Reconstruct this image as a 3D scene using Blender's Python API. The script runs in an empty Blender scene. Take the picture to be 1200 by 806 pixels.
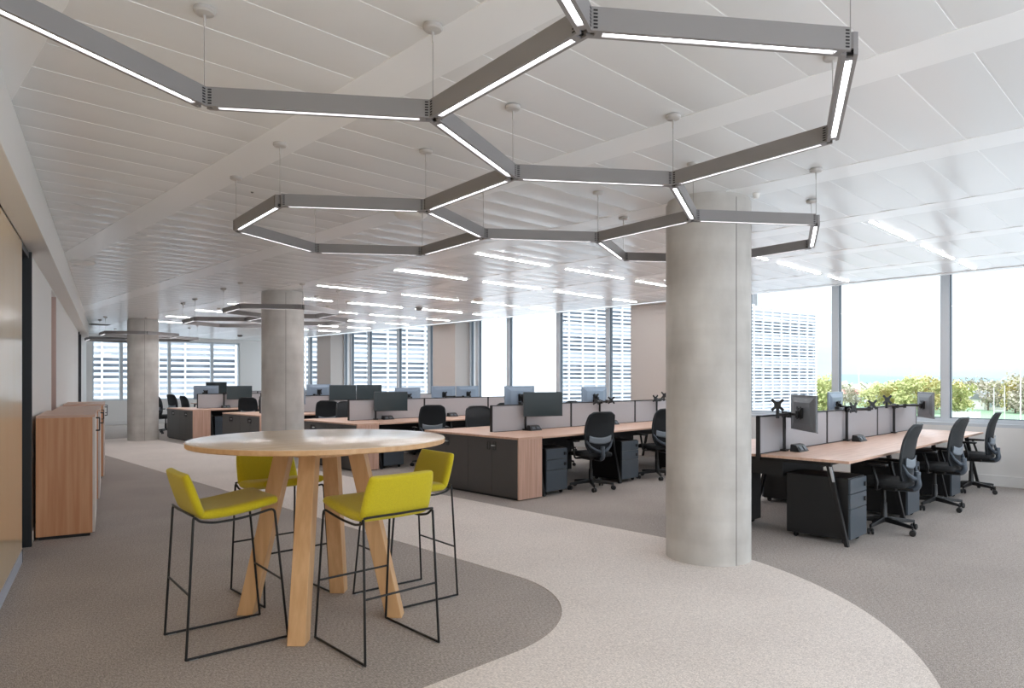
import bpy, bmesh, math, random
from mathutils import Vector, Matrix
random.seed(7)
PI = math.pi
sc = bpy.context.scene
COL = sc.collection
R = math.radians

# ------------------------------------------------------------------ helpers
class MB:
    """collects shapes, then links them as ONE mesh object"""
    def __init__(self): self.v = []; self.f = []
    def add(self, vs, fs):
        n = len(self.v); self.v += [tuple(p) for p in vs]; self.f += [[i + n for i in f] for f in fs]; return self
    def box(self, x0, x1, y0, y1, z0, z1, M=None):
        vs = [Vector((x, y, z)) for z in (z0, z1) for (x, y) in ((x0, y0), (x1, y0), (x1, y1), (x0, y1))]
        if M: vs = [M @ p for p in vs]
        return self.add(vs, [[3, 2, 1, 0], [4, 5, 6, 7], [0, 1, 5, 4], [1, 2, 6, 5], [2, 3, 7, 6], [3, 0, 4, 7]])
    def prism(self, poly, z0, z1):
        n = len(poly)
        vs = [(x, y, z0) for x, y in poly] + [(x, y, z1) for x, y in poly]
        fs = [list(range(n))[::-1], list(range(n, 2 * n))] + [[i, (i + 1) % n, (i + 1) % n + n, i + n] for i in range(n)]
        return self.add(vs, fs)
    def hexa(self, a, b):
        """solid between two quads a (bottom) and b (top)"""
        return self.add(list(a) + list(b), [[3, 2, 1, 0], [4, 5, 6, 7], [0, 1, 5, 4], [1, 2, 6, 5], [2, 3, 7, 6], [3, 0, 4, 7]])
    def lathe(self, prof, cx=0, cy=0, n=32, M=None):
        vs = []; fs = []
        for (r, z) in prof:
            for i in range(n):
                a = 2 * PI * i / n; p = Vector((cx + r * math.cos(a), cy + r * math.sin(a), z)); vs.append(M @ p if M else p)
        for k in range(len(prof) - 1):
            for i in range(n): fs.append([k * n + i, k * n + (i + 1) % n, (k + 1) * n + (i + 1) % n, (k + 1) * n + i])
        fs.append(list(range(n))[::-1]); fs.append([(len(prof) - 1) * n + i for i in range(n)])
        return self.add(vs, fs)
    def cyl(self, x, y, z0, z1, r, n=16): return self.lathe([(r, z0), (r, z1)], x, y, n)
    def tube(self, pts, r, n=8, closed=False):
        pts = [Vector(p) for p in pts]; N = len(pts); vs = []; fs = []
        up = None
        for i, p in enumerate(pts):
            if closed: t = (pts[(i + 1) % N] - pts[i - 1])
            else: t = (pts[min(i + 1, N - 1)] - pts[max(i - 1, 0)])
            t.normalize()
            if up is None:
                up = Vector((0, 0, 1)) if abs(t.z) < .9 else Vector((1, 0, 0))
            a = t.cross(up)
            if a.length < 1e-5: a = t.cross(Vector((0, 1, 0.01)))
            a.normalize(); b = a.cross(t).normalized(); up = b
            rr = r[i] if isinstance(r, (list, tuple)) else r
            for k in range(n):
                q = 2 * PI * k / n; vs.append(p + a * (rr * math.cos(q)) + b * (rr * math.sin(q)))
        m = N if closed else N - 1
        for i in range(m):
            j = (i + 1) % N
            for k in range(n): fs.append([i * n + k, i * n + (k + 1) % n, j * n + (k + 1) % n, j * n + k])
        if not closed: fs.append(list(range(n))[::-1]); fs.append([(N - 1) * n + k for k in range(n)])
        return self.add(vs, fs)
    def build(self, name, mat, parent=None, bevel=0, smooth=False, subsurf=0, seg=2):
        me = bpy.data.meshes.new(name); me.from_pydata(self.v, [], self.f); me.update()
        bm = bmesh.new(); bm.from_mesh(me)
        bmesh.ops.recalc_face_normals(bm, faces=bm.faces)
        if bevel:
            es = [e for e in bm.edges if len(e.link_faces) == 2 and e.calc_face_angle(0) > .5]
            bmesh.ops.bevel(bm, geom=es, offset=bevel, segments=seg, affect='EDGES', profile=.5, clamp_overlap=True)
        bm.to_mesh(me); bm.free()
        if smooth:
            for p in me.polygons: p.use_smooth = True
            if smooth != 'all':
                try: me.set_sharp_from_angle(angle=R(38))
                except Exception: pass
        me.materials.append(mat)
        o = bpy.data.objects.new(name, me); COL.objects.link(o)
        if parent is not None: o.parent = parent
        if subsurf:
            m = o.modifiers.new('round', 'SUBSURF'); m.levels = subsurf; m.render_levels = subsurf
            for p in me.polygons: p.use_smooth = True
        return o

def fillet(pts, r, n=5, closed=False):
    """round the corners of a polyline"""
    P = [Vector(p) for p in pts]; out = []
    N = len(P)
    for i, p in enumerate(P):
        if not closed and (i == 0 or i == N - 1): out.append(p); continue
        a = P[i - 1] - p; b = P[(i + 1) % N] - p
        rr = min(r, a.length * .45, b.length * .45)
        q0 = p + a.normalized() * rr; q1 = p + b.normalized() * rr
        for k in range(n + 1):
            t = k / n; out.append(q0 * (1 - t) ** 2 + p * 2 * t * (1 - t) + q1 * t ** 2)
    return out

def tag(o, label, cat, group=None):
    o['label'] = label; o['category'] = cat
    if group: o['group'] = group
    return o
def thing(name, label, cat, loc=(0, 0, 0), rz=0, group=None):
    o = bpy.data.objects.new(name, None); COL.objects.link(o); o.empty_display_size = .1
    o.location = loc; o.rotation_euler = (0, 0, rz)
    return tag(o, label, cat, group)
def struct(o): o['kind'] = 'structure'; return o
def dup(root, loc, rz, label, group=None):
    def cp(o, parent):
        c = o.copy(); COL.objects.link(c); c.parent = parent
        for ch in list(o.children): cp(ch, c)
        return c
    r = root.copy(); COL.objects.link(r); r.location = loc; r.rotation_euler = (0, 0, rz)
    for ch in list(root.children): cp(ch, r)
    r['label'] = label
    if group: r['group'] = group
    return r
def rotz(a, c=(0, 0, 0)): return Matrix.Translation(c) @ Matrix.Rotation(a, 4, 'Z')

# ------------------------------------------------------------------ materials
def lin(c):
    return tuple(((x / 255) / 12.92 if x / 255 <= .04045 else ((x / 255 + .055) / 1.055) ** 2.4) for x in c) + (1,)
def mat(name, rgb, rough=.5, metal=0, spec=.5, rgb2=None, nscale=(8, 8, 8), ndetail=3, bump=0, bscale=None, coat=0, sheen=0, contrast=(.35, .65)):
    m = bpy.data.materials.new(name); m.use_nodes = True
    nt = m.node_tree; b = nt.nodes['Principled BSDF']
    b.inputs['Base Color'].default_value = lin(rgb); b.inputs['Roughness'].default_value = rough
    b.inputs['Metallic'].default_value = metal; b.inputs['Specular IOR Level'].default_value = spec
    b.inputs['Coat Weight'].default_value = coat; b.inputs['Sheen Weight'].default_value = sheen
    if rgb2 or bump:
        tc = nt.nodes.new('ShaderNodeTexCoord'); mp = nt.nodes.new('ShaderNodeMapping'); mp.inputs['Scale'].default_value = nscale
        nz = nt.nodes.new('ShaderNodeTexNoise'); nz.inputs['Scale'].default_value = 1; nz.inputs['Detail'].default_value = ndetail
        nt.links.new(tc.outputs['Object'], mp.inputs['Vector']); nt.links.new(mp.outputs['Vector'], nz.inputs['Vector'])
        if rgb2:
            cr = nt.nodes.new('ShaderNodeValToRGB'); cr.color_ramp.elements[0].position = contrast[0]; cr.color_ramp.elements[1].position = contrast[1]
            cr.color_ramp.elements[0].color = lin(rgb); cr.color_ramp.elements[1].color = lin(rgb2)
            nt.links.new(nz.outputs['Fac'], cr.inputs['Fac']); nt.links.new(cr.outputs['Color'], b.inputs['Base Color'])
        if bump:
            bp = nt.nodes.new('ShaderNodeBump'); bp.inputs['Strength'].default_value = bump; bp.inputs['Distance'].default_value = .01
            nt.links.new(nz.outputs['Fac'], bp.inputs['Height']); nt.links.new(bp.outputs['Normal'], b.inputs['Normal'])
    return m
def emit(name, rgb, s):
    m = bpy.data.materials.new(name); m.use_nodes = True; nt = m.node_tree; nt.nodes.clear()
    e = nt.nodes.new('ShaderNodeEmission'); e.inputs['Color'].default_value = lin(rgb); e.inputs['Strength'].default_value = s
    o = nt.nodes.new('ShaderNodeOutputMaterial'); nt.links.new(e.outputs[0], o.inputs['Surface']); return m
def glassmat(name, tint, k=1.0):
    m = bpy.data.materials.new(name); m.use_nodes = True; nt = m.node_tree; nt.nodes.clear()
    t = nt.nodes.new('ShaderNodeBsdfTransparent'); t.inputs['Color'].default_value = tint
    g = nt.nodes.new('ShaderNodeBsdfGlossy'); g.inputs['Roughness'].default_value = .01
    lw = nt.nodes.new('ShaderNodeLayerWeight'); pw = nt.nodes.new('ShaderNodeMath'); pw.operation = 'POWER'; pw.inputs[1].default_value = 5
    f = nt.nodes.new('ShaderNodeMath'); f.operation = 'MULTIPLY_ADD'; f.inputs[1].default_value = .9; f.inputs[2].default_value = .03
    nt.links.new(lw.outputs['Facing'], pw.inputs[0]); nt.links.new(pw.outputs[0], f.inputs[0])
    mx = nt.nodes.new('ShaderNodeMixShader'); o = nt.nodes.new('ShaderNodeOutputMaterial')
    nt.links.new(f.outputs[0], mx.inputs[0]); nt.links.new(t.outputs[0], mx.inputs[1]); nt.links.new(g.outputs[0], mx.inputs[2])
    nt.links.new(mx.outputs[0], o.inputs['Surface']); return m

def carpet(name, c1, c2):
    m = bpy.data.materials.new(name); m.use_nodes = True; nt = m.node_tree; b = nt.nodes['Principled BSDF']
    b.inputs['Roughness'].default_value = .95; b.inputs['Specular IOR Level'].default_value = .15; b.inputs['Sheen Weight'].default_value = .15
    tc = nt.nodes.new('ShaderNodeTexCoord')
    def noise(scale, rot, detail):
        mp = nt.nodes.new('ShaderNodeMapping'); mp.inputs['Scale'].default_value = scale; mp.inputs['Rotation'].default_value = (0, 0, rot)
        n = nt.nodes.new('ShaderNodeTexNoise'); n.inputs['Scale'].default_value = 1; n.inputs['Detail'].default_value = detail
        nt.links.new(tc.outputs['Object'], mp.inputs['Vector']); nt.links.new(mp.outputs['Vector'], n.inputs['Vector']); return n
    n1 = noise((190, 42, 60), .5, 2); n2 = noise((60, 190, 60), .2, 2); n3 = noise((1.2, 1.2, 1), 0, 2)
    mx = nt.nodes.new('ShaderNodeMath'); mx.operation = 'ADD'; nt.links.new(n1.outputs['Fac'], mx.inputs[0]); nt.links.new(n2.outputs['Fac'], mx.inputs[1])
    m2 = nt.nodes.new('ShaderNodeMath'); m2.operation = 'MULTIPLY_ADD'; m2.inputs[1].default_value = .5; nt.links.new(mx.outputs[0], m2.inputs[0])
    m3 = nt.nodes.new('ShaderNodeMath'); m3.operation = 'MULTIPLY'; m3.inputs[1].default_value = .12; nt.links.new(n3.outputs['Fac'], m3.inputs[0]); nt.links.new(m3.outputs[0], m2.inputs[2])
    cr = nt.nodes.new('ShaderNodeValToRGB'); cr.color_ramp.elements[0].position = .46; cr.color_ramp.elements[1].position = .67
    cr.color_ramp.elements[0].color = lin(c1); cr.color_ramp.elements[1].color = lin(c2)
    nt.links.new(m2.outputs[0], cr.inputs['Fac']); nt.links.new(cr.outputs['Color'], b.inputs['Base Color'])
    bp = nt.nodes.new('ShaderNodeBump'); bp.inputs['Strength'].default_value = .35; bp.inputs['Distance'].default_value = .006
    nt.links.new(mx.outputs[0], bp.inputs['Height']); nt.links.new(bp.outputs['Normal'], b.inputs['Normal'])
    return m

def concrete(name):
    m = bpy.data.materials.new(name); m.use_nodes = True; nt = m.node_tree; b = nt.nodes['Principled BSDF']
    b.inputs['Roughness'].default_value = .7; b.inputs['Specular IOR Level'].default_value = .35
    tc = nt.nodes.new('ShaderNodeTexCoord')
    def noise(scale, detail, dist=0):
        mp = nt.nodes.new('ShaderNodeMapping'); mp.inputs['Scale'].default_value = scale
        n = nt.nodes.new('ShaderNodeTexNoise'); n.inputs['Scale'].default_value = 1; n.inputs['Detail'].default_value = detail
        nt.links.new(tc.outputs['Object'], mp.inputs['Vector']); nt.links.new(mp.outputs['Vector'], n.inputs['Vector']); return n
    a = noise((3, 3, 1.6), 8); c = noise((1, 1, 7), 4); d = noise((55, 55, 55), 2)
    s = nt.nodes.new('ShaderNodeMath'); s.operation = 'MULTIPLY_ADD'; s.inputs[1].default_value = .35
    nt.links.new(c.outputs['Fac'], s.inputs[0]); nt.links.new(a.outputs['Fac'], s.inputs[2])
    cr = nt.nodes.new('ShaderNodeValToRGB'); e = cr.color_ramp.elements
    e[0].position = .45; e[0].color = lin((180, 176, 171)); e[1].position = .88; e[1].color = lin((212, 209, 204))
    nt.links.new(s.outputs[0], cr.inputs['Fac']); nt.links.new(cr.outputs['Color'], b.inputs['Base Color'])
    bp = nt.nodes.new('ShaderNodeBump'); bp.inputs['Strength'].default_value = .15; bp.inputs['Distance'].default_value = .004
    nt.links.new(d.outputs['Fac'], bp.inputs['Height']); nt.links.new(bp.outputs['Normal'], b.inputs['Normal'])
    return m

M = {}
M['carpet_dark'] = carpet('grey_carpet', (130, 121, 115), (184, 173, 165))
M['carpet_pale'] = carpet('pale_carpet', (198, 188, 181), (238, 228, 220))
M['wall'] = mat('white_paint', (234, 233, 231), .6)
M['wall_warm'] = mat('pier_paint', (200, 194, 189), .6)
M['pink'] = mat('pink_jamb', (205, 180, 172), .6)
M['ceil_plank'] = mat('ceiling_plank', (235, 237, 238), .24, spec=.7)
M['ceil_band'] = mat('ceiling_band', (250, 252, 253), .24, spec=.7)
M['veneer_gold'] = mat('gloss_panel', (238, 210, 170), .14, coat=.2, rgb2=(242, 216, 180), nscale=(3, 3, .6))
M['black_frame'] = mat('black_frame', (38, 42, 46), .45)
M['skirt_grey'] = mat('grey_skirting', (176, 182, 194), .5)
M['concrete'] = concrete('concrete')
M['seam'] = mat('column_joint', (120, 114, 108), .8)
M['alu'] = mat('window_frame', (205, 212, 218), .4, metal=.1)
M['alu_dark'] = mat('gasket', (96, 106, 116), .5)
M['glass'] = glassmat('window_glass', (.97, .985, .99, 1))
M['hexgrey'] = mat('lamp_grey', (134, 131, 131), .45, spec=.4)
M['slot'] = mat('lamp_slot', (25, 24, 24), .7)
M['wire'] = mat('lamp_wire', (150, 148, 146), .4, metal=.6)
M['rose'] = mat('lamp_rose', (190, 187, 184), .4)
M['lamp'] = emit('lamp_diffuser', (248, 251, 255), 6)
M['strip'] = emit('strip_diffuser', (252, 252, 255), 25)
M['wood_top'] = mat('table_laminate', (216, 194, 168), .17, rgb2=(226, 206, 181), nscale=(3, 30, 3), ndetail=4)
M['wood_leg'] = mat('oak_leg', (206, 162, 116), .42, rgb2=(220, 179, 133), nscale=(26, 26, 2.2), ndetail=4)
M['wood_edge'] = mat('oak_edge', (198, 156, 112), .4, rgb2=(212, 174, 130), nscale=(20, 20, 20))
M['wood_pink'] = mat('beech_laminate', (205, 166, 143), .38, rgb2=(222, 186, 165), nscale=(2.4, 30, 2.4), ndetail=4)
M['wood_pink_v'] = mat('beech_panel', (200, 160, 140), .4, rgb2=(218, 182, 163), nscale=(34, 34, 1.3), ndetail=4)
M['wood_cab'] = mat('cabinet_beech', (208, 146, 102), .4, rgb2=(222, 168, 126), nscale=(30, 30, 1.2), ndetail=4)
M['cab_white'] = mat('cabinet_door', (222, 212, 205), .4)
M['dark_door'] = mat('charcoal_door', (74, 72, 71), .42)
M['carcass'] = mat('black_carcass', (34, 33, 33), .5)
M['black'] = mat('black_plastic', (24, 25, 27), .42)
M['black_metal'] = mat('black_metal', (30, 30, 31), .4, metal=.3)
M['ped'] = mat('slate_pedestal', (74, 83, 92), .35)
M['silver'] = mat('silver', (205, 207, 210), .3, metal=.8)
M['mesh'] = mat('chair_mesh', (26, 32, 37), .6, bump=.2, nscale=(250, 250, 250))
M['fabric_black'] = mat('chair_fabric', (27, 28, 30), .85, bump=.2, nscale=(300, 300, 300))
M['chair_grey'] = mat('chair_grey', (74, 84, 95), .4)
M['chair_lumbar'] = mat('chair_lumbar', (132, 142, 152), .4)
M['chair_frame'] = mat('chair_frame', (38, 44, 49), .35)
M['yellow'] = mat('yellow_wool', (188, 172, 12), .9, rgb2=(204, 188, 22), nscale=(220, 220, 220), bump=.25, sheen=.2)
M['screen_grey'] = mat('screen_fabric', (168, 168, 172), .85, rgb2=(184, 184, 188), nscale=(260, 260, 260), bump=.15)
M['display'] = mat('display', (56, 68, 72), .22, spec=.6)
M['mon_back'] = mat('monitor_back_sky_tint', (148, 164, 182), .32, metal=.25)  # blue of the reflected sky put into the shell colour
M['mon_dark'] = mat('monitor_dark_back', (112, 115, 119), .35)
M['detector'] = mat('detector', (236, 235, 232), .4)
M['dk_detector'] = mat('vent_grey', (120, 120, 120), .5)

# ------------------------------------------------------------------ geometry constants
ZC = 2.98
def fx(y): return .02 * y                        # slight skew of the facade
# left wall frame
A = R(13.5); TW = Vector((math.sin(A), math.cos(A), 0)); NW = Vector((math.cos(A), -math.sin(A), 0)); W0 = Vector((.69, 5.46, 0))
MW = Matrix(((NW.x, TW.x, 0, W0.x), (NW.y, TW.y, 0, W0.y), (0, 0, 1, 0), (0, 0, 0, 1)))   # local (n, s, z)
S_END = (25.46 - 5.46) / TW.y

# ------------------------------------------------------------------ floor
def arc(cx, cy, r, a0, a1, n):
    return [(cx + r * math.cos(R(a0 + (a1 - a0) * i / n)), cy + r * math.sin(R(a0 + (a1 - a0) * i / n))) for i in range(n + 1)]
fl = MB(); fl.box(-3, 12.4, -2.5, 26, -.12, 0); struct(fl.build('floor', M['carpet_dark']))
path = [(-3, .65), (2.5, .65)] + arc(2.5, 3.65, 3.0, -90, 0, 40) + [(5.5, 10), (5.5, 19.4), (3.62, 19.4), (3.62, 8)] + arc(2.58, 3.7, 1.04, 0, -90, 30) + [(-3, 2.66)]
pm = MB(); pm.prism(path, -.01, .003); struct(pm.build('floor_walkway', M['carpet_pale']))

# ------------------------------------------------------------------ ceiling
cm = MB()
bays = [(-1.11, .21), (.62, 1.81), (2.09, 3.41), (3.69, 5.0), (5.28, 6.6), (6.88, 8.2), (8.48, 9.8), (10.08, 10.93)]
P = .317
prof = [(.0025, .006), (.004, .0025), (.03, .0016), (.09, -.0012), (.1585, -.0028), (.227, -.0012), (.287, .0016), (.313, .0025), (.3145, .006)]
y0 = .78 - P * 10
n = 0
while y0 + n * P < 25.6:
    y = y0 + n * P
    for (a, b) in bays:
        b2 = b + (fx(y) if b > 10.5 else 0)
        vs = []
        for (dy, dz) in prof: vs += [(a + .003, y + dy, ZC + dz), (b2 - .003, y + dy, ZC + dz)]
        cm.add(vs, [[2 * i, 2 * i + 1, 2 * i + 3, 2 * i + 2] for i in range(len(prof) - 1)])
    n += 1
ce = cm.build('ceiling_planks', M['ceil_plank'], smooth=True)
cb = MB()
cb.box(-3, 11.0, -2.5, 26, ZC + .0045, ZC + .2)
ceiling = struct(cb.build('ceiling', M['ceil_band']))
ce.parent = ceiling
bb = MB()
edges = [(-3, -1.11), (.21, .62)] + [(bays[i][1], bays[i + 1][0]) for i in range(1, 7)]
for (a, b) in edges: bb.box(a - .004, b + .004, -2.5, 25.7, ZC - .0032, ZC + .004)
bb.build('ceiling_band', M['ceil_band'], ceiling, bevel=.002, seg=1)
# pelmet and blind pocket along the facade
pk = MB()
for (a, b, z0, z1) in ((10.95, 11.1, ZC - .012, ZC + .2), (11.1, 12.4, ZC + .17, ZC + .2)):
    pk.hexa([(a + fx(-6), -6, z0), (b + fx(-6), -6, z0), (b + fx(26), 26, z0), (a + fx(26), 26, z0)], [(a + fx(-6), -6, z1), (b + fx(-6), -6, z1), (b + fx(26), 26, z1), (a + fx(26), 26, z1)])
struct(pk.build('trim_1', M['ceil_plank']))

# ------------------------------------------------------------------ facade on the right
def fbox(mb, x0, x1, y0, y1, z0, z1):
    mb.hexa([(x0 + fx(y0), y0, z0), (x1 + fx(y0), y0, z0), (x1 + fx(y1), y1, z0), (x0 + fx(y1), y1, z0)],
            [(x0 + fx(y0), y0, z1), (x1 + fx(y0), y0, z1), (x1 + fx(y1), y1, z1), (x0 + fx(y1), y1, z1)])
wr = MB()
fbox(wr, 11.5, 11.9, -6, 25.6, -.02, .82)
piers = [(.56, 1.54), (7.26, 8.24), (13.94, 14.92), (20.65, 21.62)]
struct(wr.build('wall_right', M['wall']))
pr_ = MB()
for (a, b) in piers: fbox(pr_, 11.13, 11.9, a, b, -.02, ZC + .19)
struct(pr_.build('wall_right_piers', M['wall_warm']))
sk = MB(); 
for a, b in [(-6, .55), (1.55, 7.25), (8.25, 13.93), (14.93, 20.64), (21.63, 25.4)]: fbox(sk, 11.475, 11.5, a, b, 0, .15)
struct(sk.build('baseboard_right', M['wall'], bevel=.004))
def window_r(i, y0, y1, ml, mr):
    w = MB()
    x0, x1 = 11.62, 11.74
    fbox(w, x0 - .12, x1, y0, y1, .82, .865); fbox(w, x0, x1, y0, y1, .865, .92); fbox(w, x0, x1, y0, y1, 3.05, 3.15)
    if ml: fbox(w, x0, x1, y0, y0 + .055, .92, 3.05)
    if mr: fbox(w, x0, x1, y1 - .055, y1, .92, 3.05)
    o = struct(w.build('window_%d' % i, M['alu']))
    g = MB(); a = y0 + (.055 if ml else 0); b = y1 - (.055 if mr else 0)
    fbox(g, x0 + .055, x0 + .075, a + .012, b - .012, .93, 3.05); g.build('pane', M['glass'], o)
    k = MB()
    fbox(k, x0 + .03, x0 + .1, a, a + .012, .92, 3.05); fbox(k, x0 + .03, x0 + .1, b - .012, b, .92, 3.05); fbox(k, x0 + .03, x0 + .1, a, b, .92, .932)
    k.build('gasket', M['alu_dark'], o)
bm_ = [[-5.6, -4, -2.4, -.8, .56], [1.54, 2.83, 4.42, 6.0, 7.26], [8.24, 9.23, 10.7, 12.42, 13.62, 13.94], [14.92, 15.78, 17.37, 19.07, 20.2, 20.65], [21.62, 23.2, 24.6, 25.4]]
wi = 1
for seg_ in bm_:
    for a, b in zip(seg_[:-1], seg_[1:]):
        window_r(wi, a, b, True, True); wi += 1

# ------------------------------------------------------------------ far wall
YF = 25.46
fw = MB()
X0, X1, ZS, ZH = 5.66, 10.49, .80, 2.86
fw.box(4.6, X0, YF, YF + .3, -.02, ZC); fw.box(X1, 12.4, YF, YF + .3, -.02, ZC); fw.box(X0, X1, YF, YF + .3, -.02, ZS); fw.box(X0, X1, YF, YF + .3, ZH, ZC)
struct(fw.build('wall_far', M['wall']))
fb = MB(); fb.box(5.56, 11.9, YF - .02, YF, 0, .14); struct(fb.build('baseboard_far', M['wall'], bevel=.004))
mx_ = [X0, 6.52, 8.03, 9.49, X1]
for a, b in zip(mx_[:-1], mx_[1:]):
    w = MB(); w.box(a, b, YF + .06, YF + .16, ZS, ZS + .05); w.box(a, b, YF + .06, YF + .16, ZH - .05, ZH)
    w.box(a, a + .05, YF + .06, YF + .16, ZS + .05, ZH - .05); w.box(b - .05, b, YF + .06, YF + .16, ZS + .05, ZH - .05)
    o = struct(w.build('window_%d' % wi, M['alu'])); wi += 1
    g = MB(); g.box(a + .05, b - .05, YF + .1, YF + .12, ZS + .05, ZH - .05); g.build('pane', M['glass'], o)

# ------------------------------------------------------------------ left wall
def wbox(mb, n0, n1, s0, s1, z0, z1): mb.box(n0, n1, s0, s1, z0, z1, MW)
ZB = 2.62
wl = MB()
for (s0, s1) in ((1.98, 4.72), (5.62, 13.55), (14.6, S_END - .02)): wbox(wl, -.35, 0, s0, s1, -.02, ZC)
wbox(wl, -.35, 0, 1.36, 1.98, ZB, ZC); wbox(wl, -.35, 0, 13.55, 14.6, ZB, ZC)
wbox(wl, -.35, -.1, 4.72, 5.62, -.02, ZC); wbox(wl, -.1, 0, 4.72, 5.62, ZB - .02, ZC)
wbox(wl, -.35, -.02, -8.2, 1.36, -.02, ZC)
struct(wl.build('wall_left', M['wall']))
bk = MB(); wbox(bk, 0, .16, -8.2, 15.9, ZB, ZC - .003); struct(bk.build('trim_2', M['wall'], bevel=.004))
pk2 = MB(); wbox(pk2, -.1, -.001, 5.605, 5.63, 0, ZB - .02); struct(pk2.build('trim_3', M['pink']))
pn = MB(); wbox(pn, -.02, 0, -8.2, 1.36, .1, ZB - .01)
tag(pn.build('wall_panel', M['veneer_gold'], bevel=.003), 'glossy tan panel lining the near left wall up to the dark doorway', 'panel')
bs = MB(); wbox(bs, -.02, .004, -8.2, 1.33, 0, .1); struct(bs.build('baseboard_left', M['skirt_grey']))
be = MB(); wbox(be, -.02, .006, 1.33, 1.365, 0, .1); struct(be.build('trim_4', M['black_frame']))
sl = MB()
wbox(sl, -.02, .012, 2.0, 2.17, 0, .1); wbox(sl, 0, .012, 2.17, 4.7, 0, .1); wbox(sl, 0, .012, 5.63, 13.5, 0, .1); wbox(sl, 0, .012, 14.65, S_END - .03, 0, .1)
struct(sl.build('trim_5', M['wall']))
for i, (s0, s1) in enumerate(((1.36, 1.98), (13.55, 14.6))):
    d = MB()
    wbox(d, -.16, .02 if i == 0 else .03, s1 - .045, s1, 0, ZB - .002); wbox(d, -.16, 0, s0 + .001, s1 - .046, ZB - .06, ZB - .002)
    if i: wbox(d, -.16, .03, s0, s0 + .045, 0, ZB - .002)
    o = struct(d.build('door_%d' % (i + 1), M['black_frame'], bevel=.003))
    e = MB(); wbox(e, -.3, -.25, s0 + .002, s1 - .05, .005, ZB - .07); e.build('door_leaf', M['black_frame'], o)
    h = MB(); h.tube([MW @ Vector((-.2, s0 + .12, 1.0)), MW @ Vector((-.2, s0 + .12, 1.4))], .012); h.build('door_handle', M['silver'], o)

# ------------------------------------------------------------------ columns
def column(x, y, r, seam_deg):
    c = MB(); c.lathe([(r, 0), (r, ZC - .03), (r - .012, ZC - .03), (r - .012, ZC + .01)], x * 0, y * 0, 72)
    o = c.build('round_column', M['concrete'], smooth=True); o.location = (x, y, 0); struct(o)
    s = MB(); a = R(seam_deg)
    s.box(r - .002, r + .0012, -.003, .003, .005, ZC - .04, rotz(a)); s.build('joint', M['seam'], o)
    return o
column(5.19, 2.993, .345, -111); column(5.30, 11.09, .345, -108); column(5.22, 18.54, .345, -100)

# ------------------------------------------------------------------ hexagon lamps
L = .915
def U(k): a = R(-35.8 + 60 * k); return Vector((math.cos(a), math.sin(a), 0)) * L
ZL, HB, WB = 2.578, .076, .05
def bar(root, p, q, vents):
    d = (q - p); ln = d.length; d.normalize(); a = math.atan2(d.y, d.x)
    mm = Matrix.Translation((p.x, p.y, ZL)) @ Matrix.Rotation(a, 4, 'Z')
    h = WB / 2; e = .0145
    m = MB()
    # tray profile: two cheeks, a lid and a recessed diffuser; ends pointed to meet the neighbours
    def pr(y0, y1, z0, z1):
        def ends(y): return abs(y) * .577
        bq = [(ends(y0), y0, z0), (ln - ends(y0), y0, z0), (ln - ends(y1), y1, z0), (ends(y1), y1, z0)]
        tq = [(x, y, z1) for x, y, _ in bq]
        m.hexa([mm @ Vector(v) for v in bq], [mm @ Vector(v) for v in tq])
    pr(-h, -h + .014, 0, HB); pr(h - .014, h, 0, HB); pr(-h + .0141, h - .0141, .02, HB - .0005)
    m.box(.03, .055, -h + .0141, h - .0141, 0, .02, mm); m.box(ln - .055, ln - .03, -h + .0141, h - .0141, 0, .02, mm)
    b = m.build('light_bar', M['hexgrey'], root)
    df = MB(); df.box(.056, ln - .056, -h + .0142, h - .0142, .010, .0195, mm); df.build('diffuser', M['lamp'], b)
    if vents:
        for x0 in (.02, ln - .034):
            v = MB()
            for k in range(6):
                z = .007 + k * .011
                v.box(x0, x0 + .014, -h - .0008, h + .0008, z, z + .0055, mm)
            v.build('vent_slots', M['slot'], b)
    return b
def hexlamp(name, label, verts, bars, wires, vents=True):
    root = thing(name, label, 'ceiling lamp', (0, 0, 0), 0, 'honeycomb pendant lamps')
    for a, b in bars: bar(root, verts[a], verts[b], vents)
    for k in wires:
        p = verts[k]
        w = MB(); w.cyl(p.x, p.y, ZL + HB - .002, ZC - .03, .0016, 6); w.build('suspension_wire', M['wire'], root)
        r = MB(); r.lathe([(.004, ZC - .06), (.005, ZC - .030), (.036, ZC - .024), (.042, ZC - .017), (.042, ZC - .004)], p.x, p.y, 24)
        r.cyl(p.x, p.y, ZC - .075, ZC - .03, .004, 8)
        r.build('ceiling_rose', M['rose'], root, smooth=True)
    return root
V = {}
V['G'] = Vector((2.6033, 2.684, 0)); V['F'] = V['G'] + U(0); V['B'] = V['G'] - U(1); V['H'] = V['G'] + U(2)
V['A'] = V['B'] - U(0); V['C'] = V['B'] - U(2); V['D'] = V['C'] + U(0); V['E'] = V['D'] + U(1)
V['I'] = V['H'] - U(0); V['J'] = V['I'] + U(2); V['K'] = V['J'] + U(1); V['L'] = V['K'] + U(0); V['M'] = V['H'] + U(1)
V['N'] = V['M'] + U(0); V['O'] = V['F'] + U(1); V['P'] = V['O'] + U(0); V['Q'] = V['P'] + U(1); V['S'] = V['Q'] + U(2); V['R'] = V['N'] + U(1)
V['X'] = V['A'] - U(1); V['Y'] = V['C'] - U(1)
hexlamp('honeycomb_pendant_lamp', 'large grey honeycomb pendant lamp hanging over the round table and the near walkway', V,
        ['AB', 'BC', 'CD', 'DE', 'EF', 'FG', 'GB', 'GH', 'HI', 'IJ', 'JK', 'KL', 'LM', 'MH', 'MN', 'NO', 'OF', 'OP', 'PQ', 'QS', 'SR', 'RN', 'AX', 'CY'],
        'ABDEFGHIJKLMNOPQR')
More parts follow.
